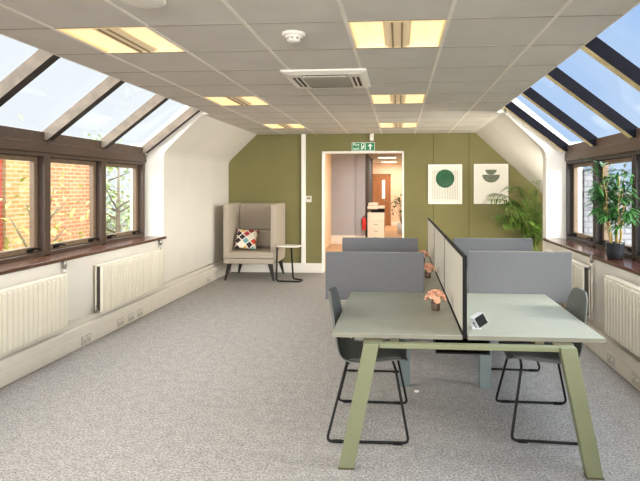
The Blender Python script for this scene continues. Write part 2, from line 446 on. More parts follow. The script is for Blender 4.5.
def side(m, yend, nb, msash, msl, msill, nm):
    ys = [yend - .03 - .955 * k for k in range(nb + 1)]
    for k in range(nb):
        bay(m, ys[k + 1], ys[k], msash, 0)
        skylight(m, ys[k + 1], ys[k])
    for k in range(nb + 1): rafter(m, ys[k], msl)
    X = lambda a, b: (min(m(a), m(b)), max(m(a), m(b)))
    yl = ys[-1] - .03
    bm = bmesh.new(); box(bm, *X(-3.385, -3.53), yl, yend, 1.90, 2.0); box(bm, *X(-3.40, -3.53), yl, yend, 2.0, 2.10)
    struct(obj('trim_head_' + nm, bm, M_brown if m is not mir else M_brown, bevel=.004))
    bm = bmesh.new(); box(bm, *X(-3.43, -3.53), yend - .03, yend, .9, 2.0)
    struct(obj('trim_jamb_' + nm, bm, M_dark))
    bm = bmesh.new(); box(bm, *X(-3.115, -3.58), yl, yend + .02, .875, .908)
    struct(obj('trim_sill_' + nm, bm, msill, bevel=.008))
    # blank wall where the glazing stops behind the camera
    bm = bmesh.new(); prism(bm, [(m(x), z) for x, z in [(-3.62, .87), (-3.40, .87), (-3.40, 2.10), (-2.519, 2.795), (-2.519, 2.824), (-3.62, 2.15)]], 'y', YF - .2, yl)
    struct(obj('wall_end_' + nm, bm, M_white))
side(lambda x: x, YEL, 9, M_brown2, [M_sunlit_wood, M_dark], M_sill, 'left')  # sunlit sides and shaded undersides are painted tones
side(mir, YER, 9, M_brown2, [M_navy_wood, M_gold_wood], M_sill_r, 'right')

# ------------------------------------------------------------------ hall beyond the doorway
struct(bx('floor_hall', M_planks, -2.2, 1.2, YB + .161, 21.3, -.12, 0))
struct(bx('ceiling_hall', M_tile, -2.2, 1.2, YB + .161, 21.3, 2.55, 2.65))
struct(bx('wall_hall_left', M_cream, -2.05, -1.86, YB + .161, 18.2, 0, 2.55))
struct(bx('wall_hall_right', M_cream, .62, .8, YB + .161, 21.2, 0, 2.55))
struct(bx('wall_hall_back', M_peach, -2.05, .8, 21.0, 21.2, 0, 2.55))
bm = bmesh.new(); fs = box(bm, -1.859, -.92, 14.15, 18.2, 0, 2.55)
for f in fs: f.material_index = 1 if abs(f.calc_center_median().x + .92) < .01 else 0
wg = struct(obj('wall_hall_grey', bm, [M_hallgrey, M_hallgrey_shade]))
struct(bx('pilaster', M_hallgrey_m, -1.17, -.918, 14.08, 14.15, .235, 2.54, wg))
struct(bx('baseboard_hall', M_white_top, -1.859, -.915, 14.12, 14.15, 0, .235))
struct(bx('baseboard_hall_back', M_white_top, -.30, .62, 20.98, 21.0, 0, .16))
# oak door in the far wall
d = struct(bx('door_1', M_oak, -1.16, -.40, 20.955, 20.998, .01, 2.03, bevel=.006))
bm = bmesh.new(); box(bm, -1.23, -1.165, 20.94, 20.999, 0, 2.1); box(bm, -.395, -.33, 20.94, 20.999, 0, 2.1); box(bm, -1.23, -.33, 20.94, 20.999, 2.04, 2.1)
struct(obj('door_frame', bm, M_oak, d))
struct(bx('vision_panel', M_signwhite, -.68, -.56, 20.945, 20.957, 1.1, 1.85, d))
bm = bmesh.new(); tube(bm, [(-.47, 20.95, 1.02), (-.47, 20.90, 1.02), (-.60, 20.90, 1.02)], .012)
struct(obj('door_handle', bm, M_metal, d))

# ------------------------------------------------------------------ ceiling lights
def make_light(label, loc):
    t = thing('ceiling_light', label, 'light', loc, 0, 'recessed ceiling lights')
    bm = bmesh.new(); h = .288
    # open tray: four sides and a top
    for x0, x1, y0, y1 in ((-h, -h + .012, -h, h), (h - .012, h, -h, h), (-h + .012, h - .012, -h, -h + .012), (-h + .012, h - .012, h - .012, h)):
        box(bm, x0, x1, y0, y1, -.001, .085)
    box(bm, -h, h, -h, h, .085, .092)
    obj('housing', bm, M_lamp_in, t)
    for s in (-1, 1):
        bm = bmesh.new(); n = 10; rows = []
        for i in range(n + 1):
            u = i / n; x = s * (.088 + u * .185); row = []
            for j in range(9):
                v = -1 + 2 * j / 8
                z = .012 + .055 * math.sin(PI * u) * (1 - .55 * v * v) + .008 * v * v
                row.append(bm.verts.new((x, v * .272, z)))
            rows.append(row)
        for a, b in zip(rows, rows[1:]):
            for j in range(8): bm.faces.new([a[j], a[j + 1], b[j + 1], b[j]])
        obj('reflector', bm, M_lamp, t, smooth=True)
    bm = bmesh.new()
    prism(bm, [(-.085, .03), (-.085, .010), (-.055, -.002), (-.028, .0), (.028, .0), (.055, -.002), (.085, .010), (.085, .03)], 'y', -.27, .27)
    sh = obj('lamp_shield', bm, M_shield, t)
    bm = bmesh.new()
    for x in (-.03, .03): box(bm, x - .006, x + .006, -.268, .268, -.007, .002)
    obj('shield_ridge', bm, M_shield_d, sh)
    return t
LL = ['large recessed ceiling light nearest the camera, above the left windows',
      'large recessed ceiling light nearest the camera, just right of the air conditioner row',
      'recessed ceiling light in the middle of the left row of lights',
      'recessed ceiling light beyond the air conditioner, middle of the right row',
      'small far recessed ceiling light, end of left row, above the armchair corner',
      'small far recessed ceiling light above the doorway, end of right row']
l0 = make_light(LL[0], (LIGHTS[0][0] + .3, LIGHTS[0][1] + .3, CEIL))
for lb, (x, y) in zip(LL[1:], LIGHTS[1:]): dup(l0, (x + .3, y + .3, CEIL), 0, lb)

# ------------------------------------------------------------------ air conditioner cassette
t = thing('air_conditioner', 'white square ceiling cassette air conditioner with grey intake grille', 'air conditioner', (-.62, 4.54, CEIL))
bm = bmesh.new()
def frus(bm, a, b, z0, z1):
    p = [bm.verts.new((sx * a, sy * a, z0)) for sx, sy in ((-1, -1), (1, -1), (1, 1), (-1, 1))]
    q = [bm.verts.new((sx * b, sy * b, z1)) for sx, sy in ((-1, -1), (1, -1), (1, 1), (-1, 1))]
    for i in range(4): bm.faces.new([p[i], p[(i + 1) % 4], q[(i + 1) % 4], q[i]])
    return p, q
p, q = frus(bm, .355, .355, -.003, -.018); p2, q2 = frus(bm, .355, .30, -.018, -.038)
bm.faces.new(q2)
obj('panel', bm, M_ac, t)
bm = bmesh.new(); box(bm, -.20, .20, -.20, .20, -.044, -.037)
g = obj('intake_grille', bm, M_grille, t, bevel=.004)
bm = bmesh.new()
for k in range(15): box(bm, -.19, .19, -.185 + k * .026, -.175 + k * .026, -.047, -.043)
obj('grille_slats', bm, M_grille, g)
for a in range(4):
    bm = bmesh.new(); R = Matrix.Rotation(a * PI / 2, 4, 'Z')
    box(bm, -.19, .19, -.285, -.225, -.0405, -.0375)
    bmesh.ops.transform(bm, matrix=R, verts=bm.verts[:])
    lv = obj('air_outlet', bm, M_blackp, t)
    bm = bmesh.new(); box(bm, -.185, .185, -.262, -.246, -.0445, -.0395)
    bmesh.ops.transform(bm, matrix=R, verts=bm.verts[:]); obj('flap', bm, M_ac, lv)

# smoke detector and the round fitting cut by the top edge
t = thing('smoke_detector', 'small round white smoke detector on the ceiling in front of the air conditioner', 'smoke detector', (-.66, 3.20, CEIL))
bm = bmesh.new(); lathe(bm, [(.075, -.003), (.075, -.014), (.062, -.024)], n=24); obj('base', bm, M_ac, t)
bm = bmesh.new(); lathe(bm, [(.055, -.02), (.055, -.03), (.042, -.034), (.042, -.05), (.03, -.058), (.001, -.06)], n=20); hd = obj('sensor_head', bm, M_ac, t)
bm = bmesh.new()
for k in range(8):
    a = k * PI / 4; box(bm, .043 * math.cos(a) - .006, .043 * math.cos(a) + .006, .043 * math.sin(a) - .006, .043 * math.sin(a) + .006, -.046, -.037)
obj('vent_slot', bm, M_grille, hd)
t = thing('ceiling_rose', 'round white ceiling fitting cut by the top edge of the picture', 'ceiling fitting', (-1.31, 2.55, CEIL))
bm = bmesh.new(); lathe(bm, [(.115, -.003), (.115, -.012), (.10, -.022), (.05, -.026), (.001, -.027)], n=28); obj('cover', bm, M_ac, t)

# ------------------------------------------------------------------ things on the end wall
t = thing('exit_sign', 'green and white fire exit sign with running figure and arrow above the doorway', 'sign', (-.643, YB - .012, 2.302))
obj_ = bx('sign_plate', M_signgreen, -.208, .208, -.008, .01, -.076, .076, t, bevel=.002)
bm = bmesh.new()
for x0, x1, z0, z1 in ((-.208, .208, .070, .076), (-.208, .208, -.076, -.070), (-.208, -.202, -.07, .07), (.202, .208, -.07, .07)): box(bm, x0, x1, -.011, -.008, z0, z1)
obj('border', bm, M_signwhite, t)
def text_mesh(s, size):
    cu = bpy.data.curves.new('lettering', 'FONT'); cu.body = s; cu.size = size; cu.extrude = .0012; cu.align_x = 'CENTER'; cu.resolution_u = 3
    o = bpy.data.objects.new('lettering', cu); C.objects.link(o)
    me = bpy.data.meshes.new_from_object(o.evaluated_get(bpy.context.evaluated_depsgraph_get()))
    bpy.data.objects.remove(o); me.name = 'lettering'
    return me
for s, z in (('Fire', .012), ('exit', -.055)):
    me = text_mesh(s, .075); me.materials.clear(); me.materials.append(M_signwhite)
    o = bpy.data.objects.new('lettering', me); C.objects.link(o); o.parent = t; o.location = (-.128, -.0095, z); o.rotation_euler = (PI / 2, 0, 0)
bm = bmesh.new()
# door opening and running figure
box(bm, -.04, -.03, -.011, -.008, -.058, .058); box(bm, -.04, .045, -.011, -.008, .05, .058); box(bm, .037, .045, -.011, -.008, -.058, .058)
prism(bm, [(.012 + .011 * math.cos(a * PI / 5), .030 + .011 * math.sin(a * PI / 5)) for a in range(10)], 'y', -.0115, -.008)
for poly in ([(-.008, .015), (.014, .018), (.006, -.016), (-.014, -.014)], [(-.006, .014), (-.024, .002), (-.02, -.004), (-.002, .006)], [(.01, .014), (.03, .002), (.026, -.004), (.006, .006)],
             [(-.012, -.012), (-.002, -.016), (-.016, -.05), (-.026, -.046)], [(-.002, -.014), (.008, -.016), (.026, -.03), (.024, -.05), (.016, -.05), (.016, -.034)]):
    prism(bm, poly, 'y', -.0115, -.008)
obj('running_figure', bm, M_signwhite, t)
bm = bmesh.new(); prism(bm, [(.125, .055), (.172, .006), (.150, .006), (.136, .022), (.136, -.055), (.114, -.055), (.114, .022), (.100, .006), (.078, .006)], 'y', -.0115, -.008)
obj('arrow', bm, M_signwhite, t)

t = thing('motion_sensor', 'small white motion sensor under the ceiling above the exit sign', 'sensor', (-.49, YB - .03, 2.47))
bm = bmesh.new(); box(bm, -.037, .037, -.03, .03, -.065, .068); obj('case', bm, M_ac, t, bevel=.012)
bm = bmesh.new(); lathe(bm, [(.026, 0), (.022, .008), (.001, .012)], n=14); bmesh.ops.rotate(bm, verts=bm.verts[:], matrix=Matrix.Rotation(PI / 2, 3, 'X')); bmesh.ops.translate(bm, verts=bm.verts[:], vec=(0, -.03, -.03)); obj('lens', bm, M_signwhite, t)

t = thing('thermostat', 'small white thermostat box on green wall beside the white conduit', 'thermostat', (-1.643, YB, 1.35))
bm = bmesh.new(); box(bm, -.05, .05, -.03, 0, -.058, .058); obj('case', bm, M_ac, t, bevel=.008)
bm = bmesh.new(); box(bm, -.03, .03, -.033, -.029, -.005, .035); obj('display', bm, M_grille, t)

def make_art(label, x0, x1, z0, z1, kind):
    cx, cz = (x0 + x1) / 2, (z0 + z1) / 2; w, h = (x1 - x0) / 2, (z1 - z0) / 2
    t = thing('framed_print', label, 'picture', (cx, YB - .001, cz), 0, 'framed prints on the green wall')
    bm = bmesh.new(); f = .022
    for a in ((-w, -w + f, -h, h), (w - f, w, -h, h), (-w + f, w - f, -h, -h + f), (-w + f, w - f, h - f, h)): box(bm, a[0], a[1], -.03, 0, a[2], a[3])
    obj('frame', bm, M_frame, t, bevel=.002)
    pr = bx('print', M_paper, -w + f, w - f, -.014, -.004, -h + f, h - f, t)
    if kind == 0:
        bm = bmesh.new()
        for k in range(16):
            x = -.22 + k * .44 / 15; box(bm, x - .006, x + .006, -.0160, -.014, -.27, .25)
        obj('stripes', bm, M_artline, pr)
        bm = bmesh.new(); prism(bm, [(.165 * math.cos(a * PI / 24), .10 + .165 * math.sin(a * PI / 24)) for a in range(48)], 'y', -.0185, -.0162)
        obj('disc', bm, M_artgreen, pr)
        bm = bmesh.new()
        for k in range(8):
            x = -.105 + k * .03; box(bm, x - .002, x + .002, -.0200, -.0186, -.03, .06 + .02 * (k % 2))
        obj('disc_lines', bm, M_artsage, pr)
    else:
        for r, z in ((.155, .165), (.10, .255)):
            bm = bmesh.new(); prism(bm, [(r * math.cos(PI + a * PI / 24), z + r * .9 * math.sin(PI + a * PI / 24)) for a in range(25)], 'y', -.017, -.014)
            o = obj('bowl', bm, M_artsage, pr)
make_art('white framed print of a dark green disc over pale vertical stripes', .525, 1.131, 1.265, 1.976, 0)
make_art('white framed print of two stacked sage half circles, behind the palm', 1.338, 1.942, 1.267, 1.982, 1)

# ------------------------------------------------------------------ heating: pipes, radiators, sockets
def heat_pipe(name, label, m, y0, y1):
    bm = bmesh.new(); tube(bm, [(m(-3.136), y0, .278), (m(-3.136), y1, .278)], .011)
    o = tag(obj(name, bm, M_pipe), label, 'pipe')
    y = y0 + .4
    while y < y1:
        bx('pipe_clip', M_pipe, min(m(-3.149), m(-3.121)), max(m(-3.149), m(-3.121)), y - .012, y + .012, .264, .292, o); y += 1.15
heat_pipe('heating_pipe', 'white heating pipe running along the left wall above the trunking', lambda x: x, YF, YB - .03)
heat_pipe('heating_pipe', 'white heating pipe running along the right wall above the trunking', mir, YF, YER - .02)

def make_radiator(label, m, y0, y1, z0, z1, vy):
    t = thing('radiator', label, 'radiator', (m(-3.15), y0, 0), 0, 'panel radiators under the windows')
    s = 1 if m(-3.0) > m(-3.15) else -1
    L = y1 - y0
    def fluted(x, amp):
        bm = bmesh.new(); n = int(round(L / .058)); pts = [(0, x - .004)]
        p = L / n
        for k in range(n):
            a = k * p
            pts += [(a + .08 * p, x - .004), (a + .20 * p, x + amp), (a + .80 * p, x + amp), (a + .92 * p, x - .004)]
        pts += [(L, x - .004)]
        cols = []
        for zz, ins in ((0, .006), (.02, 0), (z1 - z0 - .02, 0), (z1 - z0, .006)):
            cols.append([bm.verts.new((s * (min(px, x) if ins else px), py, z0 + zz)) for py, px in pts])
        for a, b in zip(cols, cols[1:]):
            for i in range(len(pts) - 1): bm.faces.new([a[i], a[i + 1], b[i + 1], b[i]])
        return bm
    obj('front_panel', fluted(.090, .015), M_rad, t, solid=.004)
    bm = bmesh.new(); box(bm, min(s * .03, s * .04), max(s * .03, s * .04), 0, L, z0, z1); obj('back_panel', bm, M_rad, t)
    bm = bmesh.new()
    box(bm, min(s * .025, s * .1), max(s * .025, s * .1), -.002, L + .002, z1 - .004, z1 + .012)
    tg = obj('top_grille', bm, M_rad, t, bevel=.004)
    bm = bmesh.new(); box(bm, min(s * .042, s * .086), max(s * .042, s * .086), .012, L - .012, z0 + .02, z1 - .015); obj('convector', bm, M_rad_dark, t)
    # feed pipe with its valve at one end, lockshield at the other
    vyl = vy - y0; sg = 1 if vyl > L / 2 else -1
    bm = bmesh.new(); tube(bm, rounded([(s * .032, vyl, .292), (s * .032, vyl, z1 + .10)], .02), .009); obj('feed_pipe', bm, M_pipe, t)
    bm = bmesh.new(); lathe(bm, [(.013, 0), (.016, .01), (.018, .03), (.018, .06), (.012, .07)], (s * .032, vyl, z1 + .05), 12)
    tube(bm, [(s * .032, vyl, z1 + .05), (s * .032, vyl, z1 + .02), (s * .06, vyl - sg * .03, z1 - .03)], .008)
    obj('valve', bm, M_metal, t)
    bm = bmesh.new(); tube(bm, [(s * .06, L if sg < 0 else 0, z0 + .04), (s * .06, (L + .035) if sg < 0 else -.035, z0 + .04)], .009)
    lathe(bm, [(.012, -.03), (.016, -.02), (.016, .03), (.01, .04)], (s * .06, (L + .04) if sg < 0 else -.04, z0 + .04), 10); obj('lockshield', bm, M_metal, t)
    for yy in (.2, L - .2):
        bm = bmesh.new(); box(bm, min(s * .002, s * .03), max(s * .002, s * .03), yy - .015, yy + .015, z0 + .08, z1 - .03); obj('bracket', bm, M_pipe, t)
I_ = lambda x: x
make_radiator('cream panel radiator at left edge, under the nearest left windows', I_, 3.12, 4.55, .275, .755, 4.60)
make_radiator('cream panel radiator under the farther left windows, beside three sockets', I_, 5.09, 6.47, .275, .755, 6.55)
make_radiator('cream panel radiator at right edge, below the potted bamboo', mir, 3.25, 4.67, .285, .785, 3.2)
make_radiator('cream panel radiator on right wall, half hidden behind the desk screens', mir, 5.20, 6.55, .285, .785, 5.15)

def make_socket(label, m, y, w, n=2):
    s = 1 if m(-3.0) > m(-3.15) else -1
    t = thing('wall_socket', label, 'socket', (m(-3.092), y, .066), 0, 'sockets on the white trunking')
    X = (min(0, s * .009), max(0, s * .009))
    bm = bmesh.new(); box(bm, *X, -w / 2, w / 2, -.043, .043); obj('plate', bm, M_plate, t, bevel=.003)
    X = (min(s * .0085, s * .0125), max(s * .0085, s * .0125))
    for k in range(n):
        c = (k - (n - 1) / 2) * w / n
        bm = bmesh.new(); box(bm, *X, c - .009, c + .009, .008, .03); obj('rocker', bm, M_frame, t, bevel=.001)
        bm = bmesh.new(); Xs = (min(s * .0085, s * .0098), max(s * .0085, s * .0098))
        for q in ((c - .003, c + .003, -.006, .002), (c - .016, c - .008, -.024, -.019), (c + .008, c + .016, -.024, -.019)): box(bm, *Xs, *q)
        obj('pin_holes', bm, M_blackp, t)
make_socket('double wall socket on left trunking between the two radiators', I_, 4.89, .15)
make_socket('first of three sockets under the far left radiator, nearest the camera', I_, 5.52, .12)
make_socket('middle of three sockets on the trunking under the far left radiator', I_, 5.74, .12)
make_socket('farthest of three sockets on the trunking under the far left radiator', I_, 5.95, .12)
make_socket('wall socket on the left trunking near the beige armchair', I_, 8.18, .13)
make_socket('double wall socket on right trunking directly beside the right desk chair', mir, 4.62, .15)
make_socket('double wall socket on right trunking at the right edge of the picture', mir, 4.14, .15)

# ------------------------------------------------------------------ bench desk
DXL, DXM0, DXM1, DXR = -.383, .358, .390, 1.142
DY = [2.945, 4.14, 5.335, 6.53]
DT = .73
t = thing('bench_desk', 'long sage bench desk with six pale grey tops and splayed end legs', 'desk', (.388, 4.74, 0))
ox, oy = .388, 4.74
def dbox(name, m, x0, x1, y0, y1, z0, z1, par, bevel=0): return bx(name, m, x0 - ox, x1 - ox, y0 - oy, y1 - oy, z0, z1, par, bevel)
for k in range(3):
    for x0, x1 in ((DXL, DXM0), (DXM1, DXR)):
        tp = dbox('desktop', M_desk, x0, x1, DY[k] + (.019 if k else .002), DY[k + 1] - .012, DT - .024, DT, t, .003)
        bm = bmesh.new(); e = .0012
        ya, yb = DY[k] + (.019 if k else .002), DY[k + 1] - .013
        for q in ((x0 - e, x1 + e, ya - e, ya + .002), (x0 - e, x0 + .002, ya + .002, yb), (x1 - .002, x1 + e, ya + .002, yb)):
            box(bm, q[0] - ox, q[1] - ox, q[2] - oy, q[3] - oy, DT - .0245, DT - .002)
        obj('edge_band', bm, M_deskedge, tp)
def trap(x0a, x1a, x0b, x1b, y0, y1, z0, z1):
    bm = bmesh.new(); prism(bm, [(x0a - ox, z0), (x1a - ox, z0), (x1b - ox, z1), (x0b - ox, z1)], 'y', y0 - oy, y1 - oy); return bm
for y0, y1 in ((2.845, 2.905), (6.565, 6.625)):
    lg = obj('leg', trap(-.335, -.248, -.195, -.108, y0, y1, .0085, .702), M_leg, t, bevel=.004)
    lg2 = obj('leg', trap(1.01, 1.097, .868, .955, y0, y1, .0085, .702), M_leg, t, bevel=.004)
    for q, (xa, xb) in ((lg, (-.336, -.247)), (lg2, (1.009, 1.098))): dbox('foot_pad', M_rust, xa, xb, y0 - .001, y1 + .001, 0, .008, q)
    dbox('end_rail', M_leg, -.108, .868, y0 + .01, y1 - .005, .676, .702, t, .003)
    for xx in (-.203, .85): dbox('rail_bracket', M_rust, xx, xx + .11, y0 + .062 if y0 < 4 else y0 - .06, y0 + .12 if y0 < 4 else y0 - .002, .668, .704, t, .002)
for yy in (4.06, 5.255):
    for xx in (.044, .673): dbox('leg', M_leg_in, xx - .044, xx + .044, yy, yy + .06, 0, .66, t, .004)
    dbox('cross_rail', M_leg_in, -.1, .86, yy + .002, yy + .058, .66, .704, t, .003)
for xx in (-.05, .76):
    for ya, yb in ((2.94, 4.06), (4.17, 5.25), (5.365, 6.53)): dbox('side_rail', M_rust, xx, xx + .05, ya, yb, .665, .703, t, .003)
bm = bmesh.new()
box(bm, .22 - ox, .54 - ox, 3.1 - oy, 6.3 - oy, .575, .583); box(bm, .22 - ox, .228 - ox, 3.1 - oy, 6.3 - oy, .583, .66); box(bm, .532 - ox, .54 - ox, 3.1 - oy, 6.3 - oy, .583, .66)
ct = obj('cable_tray', bm, M_blackp, t)
for k, (xa, ya) in enumerate(((.30, 3.2), (.36, 3.6), (.43, 3.3))):
    bm = bmesh.new(); tube(bm, [(xa - ox + .02 * math.sin(q), ya - oy + q * .12, .60 + .025 * math.sin(q * 1.7 + k) ** 2) for q in range(12)], .008); obj('cable', bm, M_blackp, ct)

# screens across the desks
def make_screen(label, x0, x1, y, z0, z1):
    t = thing('desk_screen', label, 'desk screen', ((x0 + x1) / 2, y, z0), 0, 'grey felt screens across the desks')
    w = (x1 - x0) / 2
    bx('felt_panel', M_screen, -w, w, -.012, .012, 0, z1 - z0, t, .006)
    bm = bmesh.new()
    for a in ((-w, w, z1 - z0 - .004, z1 - z0 + .003), ): box(bm, a[0] + .006, a[1] - .006, -.006, .006, a[2], a[3])
    obj('edge_piping', bm, M_deskedge, t)
    for xx in (-.2, .2):
        bm = bmesh.new(); box(bm, xx - .02, xx + .02, -.0245, -.0122, .004, .035)
        obj('clamp', bm, M_screen, t)
make_screen('grey felt screen at the back of the front left desk', -.592, .203, 4.145, .66, 1.044)
make_screen('grey felt screen at the back of the front right desk', .545, 1.350, 4.145, .66, 1.060)
make_screen('grey felt screen farther back on the left, partly hidden by the nearer screen', -.587, .196, 5.34, .66, 1.042)
make_screen('grey felt screen farther back on the right, partly hidden by the nearer screen', .558, 1.352, 5.34, .66, 1.046)

# divider running down the middle of the bench
DL = ['upright pale divider panel nearest the camera, between the front desks', 'upright pale divider panel in the middle, beside the second flower pot', 'upright pale divider panel at the far end of the bench']
for k in range(3):
    t = thing('divider_panel', DL[k], 'divider', (.374, DY[k], DT - .02), 0, 'divider panels along the bench')
    y1 = DY[k + 1] - DY[k] - .001; y0 = .012 if k == 0 else .001
    bx('felt_face', M_panel, -.009, .009, (y0 + .012 if k == 0 else y0 + .002), y1 - .002, .03, .462, t)
    bm = bmesh.new(); ya = .014 if k == 0 else .002; box(bm, -.012, .012, y0, y0 + ya, .0, .47); box(bm, -.012, .012, y1 - .002, y1, .0, .47); box(bm, -.0115, .0115, y0 + ya, y1 - .002, .455, .468); box(bm, -.0115, .0115, y0 + ya, y1 - .002, .0, .032)
    obj('edge_trim', bm, M_blackp, t, bevel=.002)

# flowers
def make_flowers(label, x, y, sc_, seed):
    rnd = random.Random(seed)
    t = thing('flower_pot', label, 'flower pot', (x, y, DT), 0, 'small flower pots along the divider')
    bm = bmesh.new(); lathe(bm, [(.022 * sc_, .0), (.025 * sc_, .004), (.027 * sc_, .05 * sc_), (.023 * sc_, .05 * sc_), (.02 * sc_, .042 * sc_), (.001, .042 * sc_)], n=16)
    obj('pot', bm, M_bronze, t)
    blossoms = bmesh.new(); stems = bmesh.new(); leaves = bmesh.new()
    for k in range(17):
        a = k * 2.4; e = -.1 + 1.4 * k / 16; r = .052 * sc_
        p = Vector((math.cos(a) * math.cos(e) * r, math.sin(a) * math.cos(e) * r, .066 * sc_ + math.sin(e) * r * .9))
        tube(stems, [(0, 0, .05 * sc_), p * .6 + Vector((0, 0, .02)), p], .0016, 5)
        n = (p - Vector((0, 0, .05))).normalized()
        q = n.to_track_quat('Z', 'Y')
        for ring, (rr, tilt, cnt) in enumerate(((.024, .25, 7), (.017, .75, 6), (.010, 1.1, 5))):
            for j in range(cnt):
                b = 2 * PI * j / cnt + ring * .4
                d = Vector((math.cos(b) * math.cos(tilt), math.sin(b) * math.cos(tilt), math.sin(tilt))); sd = Vector((-math.sin(b), math.cos(b), 0))
                R = rr * sc_
                pts = [Vector((0, 0, 0)), d * R * .6 + sd * R * .38, d * R + sd * R * .12, d * R - sd * R * .12, d * R * .6 - sd * R * .38]
                blossoms.faces.new([blossoms.verts.new(p + q @ v) for v in pts])
    for k in range(9):
        a = rnd.random() * 2 * PI; d = Vector((math.cos(a), math.sin(a), rnd.uniform(-.1, .5))); sd = Vector((-math.sin(a), math.cos(a), 0)); o_ = Vector((0, 0, .058 * sc_))
        leaves.faces.new([leaves.verts.new(o_ + v * sc_) for v in (d * .01, d * .035 + sd * .011, d * .062, d * .035 - sd * .011)])
    obj('stem', stems, M_stem_g, t); obj('blossoms', blossoms, M_flower, t, normals=False); obj('leaves', leaves, M_leaf2, t, normals=False)
make_flowers('small pot of peach flowers on the front left desk, nearest the camera', .250, 3.54, 1.15, 1)
make_flowers('small pot of peach flowers on the second left desk, beside the divider', .268, 4.80, 1.1, 5)
make_flowers('small pot of peach flowers farthest back beside the divider', .262, 5.75, 1.15, 9)

# desk gadget: little white stand with tilted black square face
t = thing('desk_clock', 'small white desk cube with a tilted black square face by the divider', 'desk gadget', (.468, 3.10, DT))
M_cube = mat('cube_white', (196, 200, 206), .5)
G = Matrix.Translation((.004, 0, .050)) @ Matrix.Rotation(math.radians(-28), 4, 'Y') @ Matrix.Rotation(math.radians(20), 4, 'Z')
bm = bmesh.new(); box(bm, -.034, .034, -.034, .034, -.034, .034); bmesh.ops.transform(bm, matrix=G, verts=bm.verts[:])
cs = obj('case', bm, M_cube, t, bevel=.003)
bm = bmesh.new(); box(bm, -.031, .031, -.0365, -.0338, -.031, .031); bmesh.ops.transform(bm, matrix=G, verts=bm.verts[:]); obj('face', bm, M_blackp, cs)
bm = bmesh.new(); box(bm, -.0365, -.0338, -.008, .008, -.006, .006); bmesh.ops.transform(bm, matrix=G, verts=bm.verts[:]); obj('button', bm, M_blackp, cs)
bm = bmesh.new(); prism(bm, [(-.038, 0), (.022, 0), (.022, .005), (-.014, .008), (-.03, .026), (-.038, .022)], 'y', -.022, .022); obj('stand', bm, M_cube, t, bevel=.002)
# scrap on the carpet under the desk
bm = bmesh.new(); prism(bm, [(-.02, 0), (.012, .002), (.02, .012), (.006, .024), (-.016, .02)], 'z', .001, .014)
o = tag(obj('paper_scrap', bm, M_frame, bevel=.003), 'tiny white paper scrap on the carpet under the front desk', 'scrap'); o.location = (.135, 3.95, 0)

# ------------------------------------------------------------------ chairs
def make_chair(label):
    t = thing('desk_chair', label, 'chair', (0, 0, 0), 0, 'grey sled base chairs at the bench')
    prof = [(.238, .452, .175), (.222, .468, .205), (.15, .470, .222), (.05, .459, .232), (-.06, .449, .235), (-.125, .450, .232), (-.172, .467, .226), (-.206, .505, .222), (-.222, .56, .220), (-.234, .63, .216), (-.245, .70, .208), (-.258, .77, .195), (-.271, .83, .172), (-.279, .868, .135), (-.281, .884, .085)]
    bm = bmesh.new(); nv = 12; rows = []
    for i, (x, z, w) in enumerate(prof):
        a = prof[max(i - 1, 0)]; b = prof[min(i + 1, len(prof) - 1)]
        tv = Vector((b[0] - a[0], 0, b[1] - a[1])).normalized(); nrm = Vector((tv.z, 0, -tv.x))   # points up on the seat, forward on the back
        row = []
        bl = min(max((z - .47) / .2, 0), 1)
        for j in range(nv + 1):
            v = -1 + 2 * j / nv
            lift = (.022 + .008 * bl) * abs(v) ** 2.4
            row.append(bm.verts.new(Vector((x, v * w, z)) + nrm * lift))
        rows.append(row)
    for a, b in zip(rows, rows[1:]):
        for j in range(nv): bm.faces.new([a[j], a[j + 1], b[j + 1], b[j]])
    obj('seat_shell', bm, M_shell, t, smooth=True, solid=.012, subd=1)
    # seat pad
    bm = bmesh.new(); rows = []
    for i in range(9):
        u = i / 8; x = .20 - u * .33; w = .185 - .01 * abs(u - .5)
        zc = .470 - .022 * math.sin(min(1, u * 1.2) * PI / 2)
        rows.append([bm.verts.new((x, -w + 2 * w * j / 8, zc + .006 + .016 * abs(-1 + j / 4) ** 2.4 + .008 * (1 - (abs(-1 + j / 4)) ** 4) * (1 - abs(2 * u - 1) ** 4))) for j in range(9)])
    for a, b in zip(rows, rows[1:]):
        for j in range(8): bm.faces.new([a[j], a[j + 1], b[j + 1], b[j]])
    obj('seat_pad', bm, M_shell, t, smooth=True, solid=.008)
    # sled frame
    for s in (-1, 1):
        bm = bmesh.new()
        tube(bm, rounded([(.14, s * .03, .432), (.165, s * .19, .432), (.248, s * .29, .010), (-.255, s * .30, .010), (-.150, s * .19, .425), (-.13, s * .03, .430)], .035, 5), .0085, 8)
        fr = obj('sled_leg', bm, M_black, t)
        for xx in (.18, -.19):
            bm = bmesh.new(); tube(bm, [(xx - .028, s * .296, .0085), (xx + .028, s * .296, .0085)], .0115, 8); obj('glide', bm, M_blackp, fr)
    bm = bmesh.new(); tube(bm, [(.14, -.04, .432), (.14, .04, .432)], .0085); tube(bm, [(-.13, -.04, .430), (-.13, .04, .430)], .0085)
    obj('cross_tube', bm, M_black, t)
    return t
c0 = make_chair('grey shell chair at the front left desk, facing right')
c0.location = (-.187, 3.44, 0)
dup(c0, (.945, 3.52, 0), PI - .02, 'grey shell chair at the front right desk, facing left')
dup(c0, (-.205, 4.66, 0), 0, 'grey shell chair behind the left screen, only its base showing under the desk')
dup(c0, (.945, 4.78, 0), PI, 'grey shell chair behind the right screen, only its base showing under the desk')

